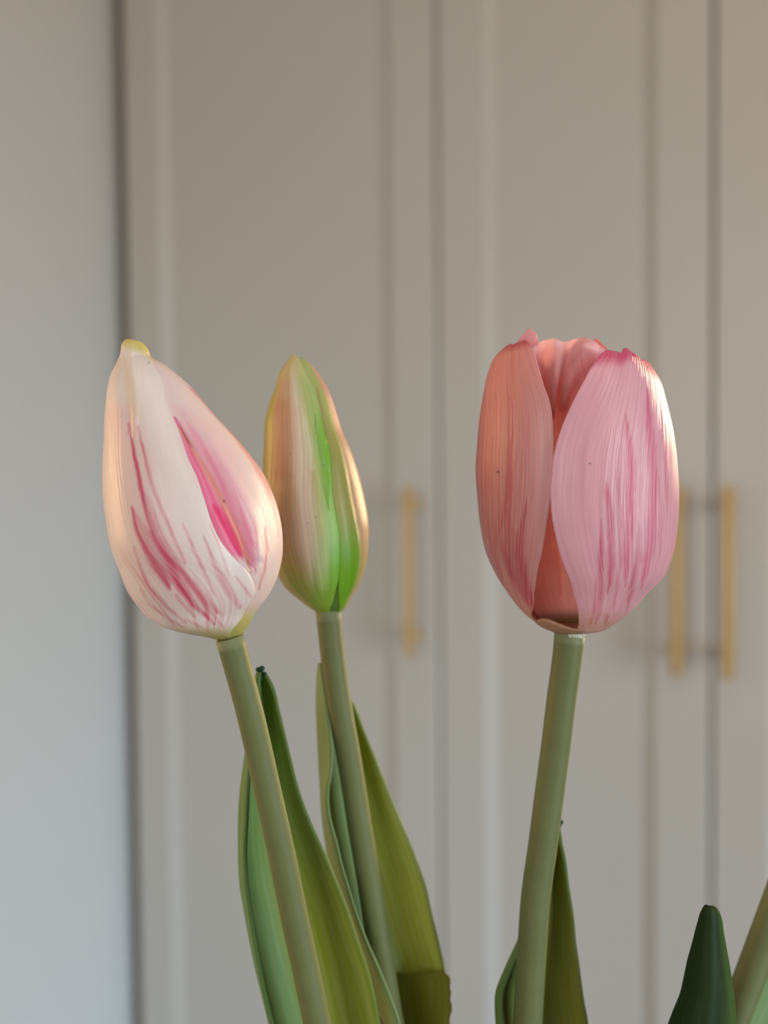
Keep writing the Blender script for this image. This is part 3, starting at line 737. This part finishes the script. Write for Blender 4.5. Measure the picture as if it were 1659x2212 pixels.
def disp_t3_in(s, t, px, py):
    l1 = stroke(px, py, [(1196, 745, 1), (1194, 790, 1), (1190, 850, .5), (1188, 900, .2)], 15, 1.0)
    l2 = stroke(px, py, [(1272, 752, 1), (1240, 790, .9), (1222, 840, .5), (1215, 880, .2)], 18, 1.0)
    rib = stroke(px, py, [(1192, 1180, .4), (1195, 1230, 1), (1203, 1280, .6)], 10, 1.0)
    lip = sstep(0.965, 1.0, t)
    return -0.0026 * l1 - 0.0026 * l2 - 0.0006 * rib + 0.0012 * lip
# front right petal
petal(t3, b3, ('px', [(1298, 764), (1276, 796), (1257, 831), (1234, 876), (1212, 927), (1199, 972), (1192, 1027), (1189, 1069), (1192, 1114), (1205, 1178),
                      (1221, 1229), (1237, 1274), (1248, 1316), (1250, 1350)]),
      ('deg', [(690, 140), (900, 135), (1200, 130), (1366, 135)]),
      [(1296, 765), (1303, 760), (1311, 757), (1327, 759), (1338, 762), (1342, 763), (1346, 753), (1351, 752), (1357, 755), (1366, 762), (1377, 770), (1381, 776)], 1364,
      rs=lambda s, t: 1.01 - 0.01 * s, paint=paint_t3_right, vein=lambda s, t, px, py: 0.08 + 0.92 * sstep(1255, 1335, px), ns=210, nt=230, label='pink front petal with a notched rosy tip')
# front left petal
petal(t3, b3, ('deg', [(690, -125), (900, -125), (1200, -125), (1366, -130)]),
      ('px', [(1137, 736), (1141, 740), (1149, 753), (1160, 783), (1173, 828), (1186, 863), (1194, 908), (1197, 963), (1196, 1027), (1186, 1104), (1178, 1155), (1170, 1197),
              (1160, 1236), (1154, 1277), (1151, 1316), (1152, 1340)]),
      [(1075, 768), (1083, 757), (1092, 749), (1098, 748), (1106, 743), (1108, 745), (1118, 740), (1128, 736), (1136, 735), (1141, 738)], 1362,
      rs=lambda s, t: 1.0 - 0.04 * sstep(0.55, 1.0, s), paint=paint_t3_left, vein=lambda s, t, px, py: 0.08 + 0.92 * sstep(1160, 1110, px), ns=170, nt=210, label='salmon pink petal with red streaks')
# back petal, its inner face seen between the front ones
petal(t3, b3, ('deg', [(690, 112), (1366, 118)]), ('deg', [(690, 246), (1366, 240)]),
      [(1110, 760), (1150, 748), (1165, 741), (1175, 736), (1192, 732), (1205, 735), (1212, 738), (1225, 736), (1240, 731), (1250, 729), (1262, 731), (1273, 732), (1287, 739), (1300, 752), (1330, 775)],
      1352, rs=0.90, back_top=True, disp=disp_t3_in, paint=paint_t3_in, ns=120, nt=150, mat=M_inner)
# tips of the two rear petals
petal(t3, b3, ('deg', [(690, 178), (1366, 180)]), ('deg', [(690, 256), (1366, 262)]),
      [(1095, 765), (1116, 742), (1124, 729), (1132, 720), (1139, 713), (1147, 709), (1152, 716), (1156, 718), (1160, 728), (1164, 745), (1180, 775), (1230, 800)], 1358, rs=1.0, back_top=True,
      paint=lambda s, t, px, py: np.ones(s.shape + (3,)) * np.array([0.74, 0.42, 0.44]), ns=90, nt=100, mat=M_inner)
petal(t3, b3, ('deg', [(690, 100), (1366, 100)]), ('deg', [(690, 178), (1366, 178)]),
      [(1215, 775), (1247, 745), (1252, 731), (1262, 729), (1270, 733), (1282, 735), (1287, 730), (1298, 740), (1308, 749), (1318, 762), (1345, 785)], 1358, rs=0.99, back_top=True,
      paint=lambda s, t, px, py: np.ones(s.shape + (3,)) * np.array([0.74, 0.36, 0.36]), ns=90, nt=100, mat=M_inner)
# cup at the base joining the petals
def cup(parent, body):
    th = np.linspace(-math.pi, math.pi, 72)
    rows = np.linspace(0, 1, 10)
    ytop = np.interp(th, [-1.5, -1.0, -0.8, -0.55, -0.25, 0.2, 1.4], [1342, 1332, 1331, 1342, 1350, 1351, 1345])
    Th, Rw = np.meshgrid(th, rows)
    Yv = 1366 + (np.interp(Th, th, ytop) - 1366) * Rw
    Pg = body.pt(Yv, Th, 0.985)
    V, Fc = solid(Pg, 0.0006)
    c = np.tile(np.array([0.56, 0.33, 0.21]), (len(V), 1))
    st = np.stack([Th, Rw, 0 * Th], -1).reshape(-1, 3)
    return mesh_obj('petal_base', V, Fc, M_petal, parent, attrs={'Col': c, 'st': np.concatenate([st, st])})
cup(t3, b3)
st3 = [(1231, 1366), (1224, 1430), (1214, 1500), (1202, 1600), (1183.5, 1740), (1172, 1830), (1157, 1938), (1150, 2038), (1145, 2120), (1140, 2212), (1105, 2750), (1055, 3560)]
stem(t3, st3, 31.5, dep(D3, 1366, 0.207))
def torn_rim(parent, px, py, d, r_px):
    """frayed pale collar where the stem was cut"""
    th = np.linspace(-0.3, 1.35, 26); g = np.random.default_rng(3)
    low = py + 3 + 9 * g.random(26) * (0.35 + 0.65 * np.sin((th + 0.3) / 1.65 * math.pi)); rows = np.linspace(0, 1, 4)
    Th, Rw = np.meshgrid(th, rows); Yv = py - 1.5 + (low - py + 1.5)[None, :] * Rw
    q = d / F_PX; rr = r_px * q * (1.05 + 0.03 * g.random(Th.shape))
    x = (px - CX) * q + rr * np.sin(Th) - (Yv - py) * q * 0.11; y = (CY - Yv) * q; dd = d - rr * np.cos(Th)
    Pg = CAM + x[..., None] * rt + y[..., None] * up + dd[..., None] * fw
    V, Fc = solid(Pg, 0.00018)
    c = np.tile(np.array([0.42, 0.45, 0.33]), (len(V), 1)) * (0.75 + 0.5 * g.random(len(V)))[:, None]
    o = mesh_obj('torn_rim', V, Fc, M_stem, parent, smooth=False, attrs={'Col': c, 'st': np.zeros((len(V), 3))})
    o['label'] = 'frayed pale rim of the cut stem'
torn_rim(t3, 1231, 1367, D3, 31.5)
def rows_leaf3():
    r = []
    for y, lm, ct, rx in [(1790, 1196, 1194, 1207), (1822, 1190, 1186, 1212), (1852, 1184, 1180, 1219), (1908, 1172, 1166, 1226.6), (1982, 1150, 1142, 1238), (2035, 1132, 1122, 1243),
                          (2076, 1112, 1103, 1249), (2113, 1096, 1087, 1254), (2143, 1086, 1076, 1258), (2169, 1084, 1074, 1262), (2212, 1089, 1076, 1269.5), (2500, 1110, 1095, 1250), (2900, 1095, 1090, 1150)]:
        k = np.interp(y, [1790, 1900, 2100, 3000], [0.15, 0.6, 1, 0.6])
        mid = lm + (rx - lm) * 0.5
        r.append((y, [(lm, 0.2075 - 0.004 * k), (ct, 0.2085 - 0.002 * k), ((ct + mid) / 2, 0.2105), (mid, 0.2105 + 0.003 * k), ((mid + rx) / 2, 0.2100 + 0.002 * k), (rx, 0.2095 - 0.001 * k)]))
    return r
leaf(t3, rows_leaf3(), paint_leaf((0.15, 0.24, 0.07), (0.09, 0.15, 0.05), (0.22, 0.21, 0.022), 93, (0.5, 0.8, 0.6)))
beads(t3, [(1212, 1776, .2085, 5), (1207, 1782, .2085, 6), (1203, 1790, .2085, 8)], (0.03, 0.08, 0.05), 'dark crumpled leaf tip')

# ================================================================== tulip 4: stem leaning away, its bloom lies past the picture's edge
t4 = empty('tulip', unproj(1110, 3560, 0.222))
prop(t4, 'artificial tulip stem leaning away from the others behind a pointed leaf painted dark with shade', 'tulip')
dep4 = lambda y: np.interp(y, [1370, 1900, 2212, 3560], [0.228, 0.212, 0.207, 0.222])
x4 = 1915
stem(t4, [(x4, 1372), (1797, 1640), (1694, 1908), (1659, 2003), (1623, 2100), (1581, 2212), (1400, 2750), (1110, 3560)], 32, dep4)
bloom_from = unproj(1231, 1366, D3); bloom_to = unproj(x4, 1372, 0.228)
for src in [c for c in t3.children if c.name.split('.')[0] in ('petal', 'petal_base')]:
    c = src.copy(); COL.objects.link(c); c.parent = t4
    wl = np.array(world_loc(src)) + bloom_to - bloom_from
    c.location = Vector(wl - np.array(world_loc(t4)))
def rows_leaf4():
    r = []
    for y, lx, rx in [(1957, 1527, 1538), (1960, 1523, 1542), (1967, 1519, 1547), (1979, 1514, 1552), (1989, 1511, 1555), (2010, 1505, 1558), (2040, 1497, 1564), (2075, 1487, 1570.5), (2112, 1479, 1577),
                      (2146, 1471, 1582.5), (2183, 1456, 1586), (2212, 1445, 1588), (2350, 1400, 1580), (2600, 1330, 1500), (3000, 1230, 1320)]:
        w = (rx - lx) / F_PX * 0.19
        r.append((y, [(lx, 0.193 + 0.25 * w), (lx + (rx - lx) * .25, 0.193 - 0.05 * w), (lx + (rx - lx) * .55, 0.193 - 0.18 * w), (lx + (rx - lx) * .82, 0.193 + 0.0 * w), (rx, 0.193 + 0.28 * w)]))
    return r
leaf(t4, rows_leaf4(), paint_leaf((0.016, 0.034, 0.008), (0.06, 0.10, 0.03), (0.07, 0.125, 0.03), 101, (0.62, 0.9, 0.9), 0.12), thick=0.0014)  # leaf in shadow: shade and its lighter right flank are painted in
leaf(t4, [(y, [(x0, 0.215), (x0 + (x1 - x0) * .3, 0.2185), (x0 + (x1 - x0) * .65, 0.2180), (x1, 0.214)]) for y, x0, x1 in
          [(1985, 1725, 1745), (2020, 1700, 1758), (2100, 1660, 1775), (2212, 1600, 1775), (2400, 1510, 1720), (2700, 1390, 1590), (3000, 1290, 1400)]],
     paint_leaf((0.22, 0.34, 0.16), (0.16, 0.24, 0.10), (0.24, 0.32, 0.13), 107))

# ------------------------------------------------------------------ vase and table, below the picture
def lathe(name, prof, cx, cy, mat, parent=None, n=48):
    V, Fc = [], []
    for r, z in prof:
        for k in range(n):
            a = 2 * math.pi * k / n; V.append((cx + r * math.cos(a), cy + r * math.sin(a), z))
    for i in range(len(prof) - 1):
        for j in range(n):
            k = (j + 1) % n; Fc.append([i * n + j, i * n + k, (i + 1) * n + k, (i + 1) * n + j])
    Fc.append(list(range(n))[::-1]); Fc.append([(len(prof) - 1) * n + k for k in range(n)])
    return mesh_obj(name, V, Fc, mat, parent, None if parent else np.array([cx, cy, prof[0][1]]))
feet = [np.array(world_loc(t)) for t in (t1, t2, t3, t4)]
vc = sum(feet) / 4
print('feet', feet, 'vase', vc)
zf = min(f[2] for f in feet)
zt = zf - 0.012
h = VASE[2] - zt
prof = [(0.036, zt), (0.042, zt + 0.003), (0.047, zt + h * .4), (0.044, zt + h * .8), (0.040, zt + h), (0.0375, zt + h),
        (0.041, zt + h * .8), (0.044, zt + h * .4), (0.040, zt + 0.010), (0.001, zt + 0.010)]
v = lathe('vase', prof, vc[0], vc[1], M_vase)
prop(v, 'plain pale vase that holds the four tulip stems', 'vase')
tb = empty('side_table', (vc[0], vc[1], 0)); prop(tb, 'small round wooden side table under the vase', 'table')
lathe('tabletop', [(0.20, zt - 0.025), (0.21, zt - 0.02), (0.21, zt - 0.005), (0.205, zt - 0.0004)], vc[0], vc[1], M_table, tb)
lathe('pedestal', [(0.025, 0.025), (0.02, 0.3), (0.025, zt - 0.0255)], vc[0], vc[1], M_table, tb)
lathe('foot', [(0.14, 0.0005), (0.14, 0.015), (0.03, 0.0245)], vc[0], vc[1], M_table, tb)
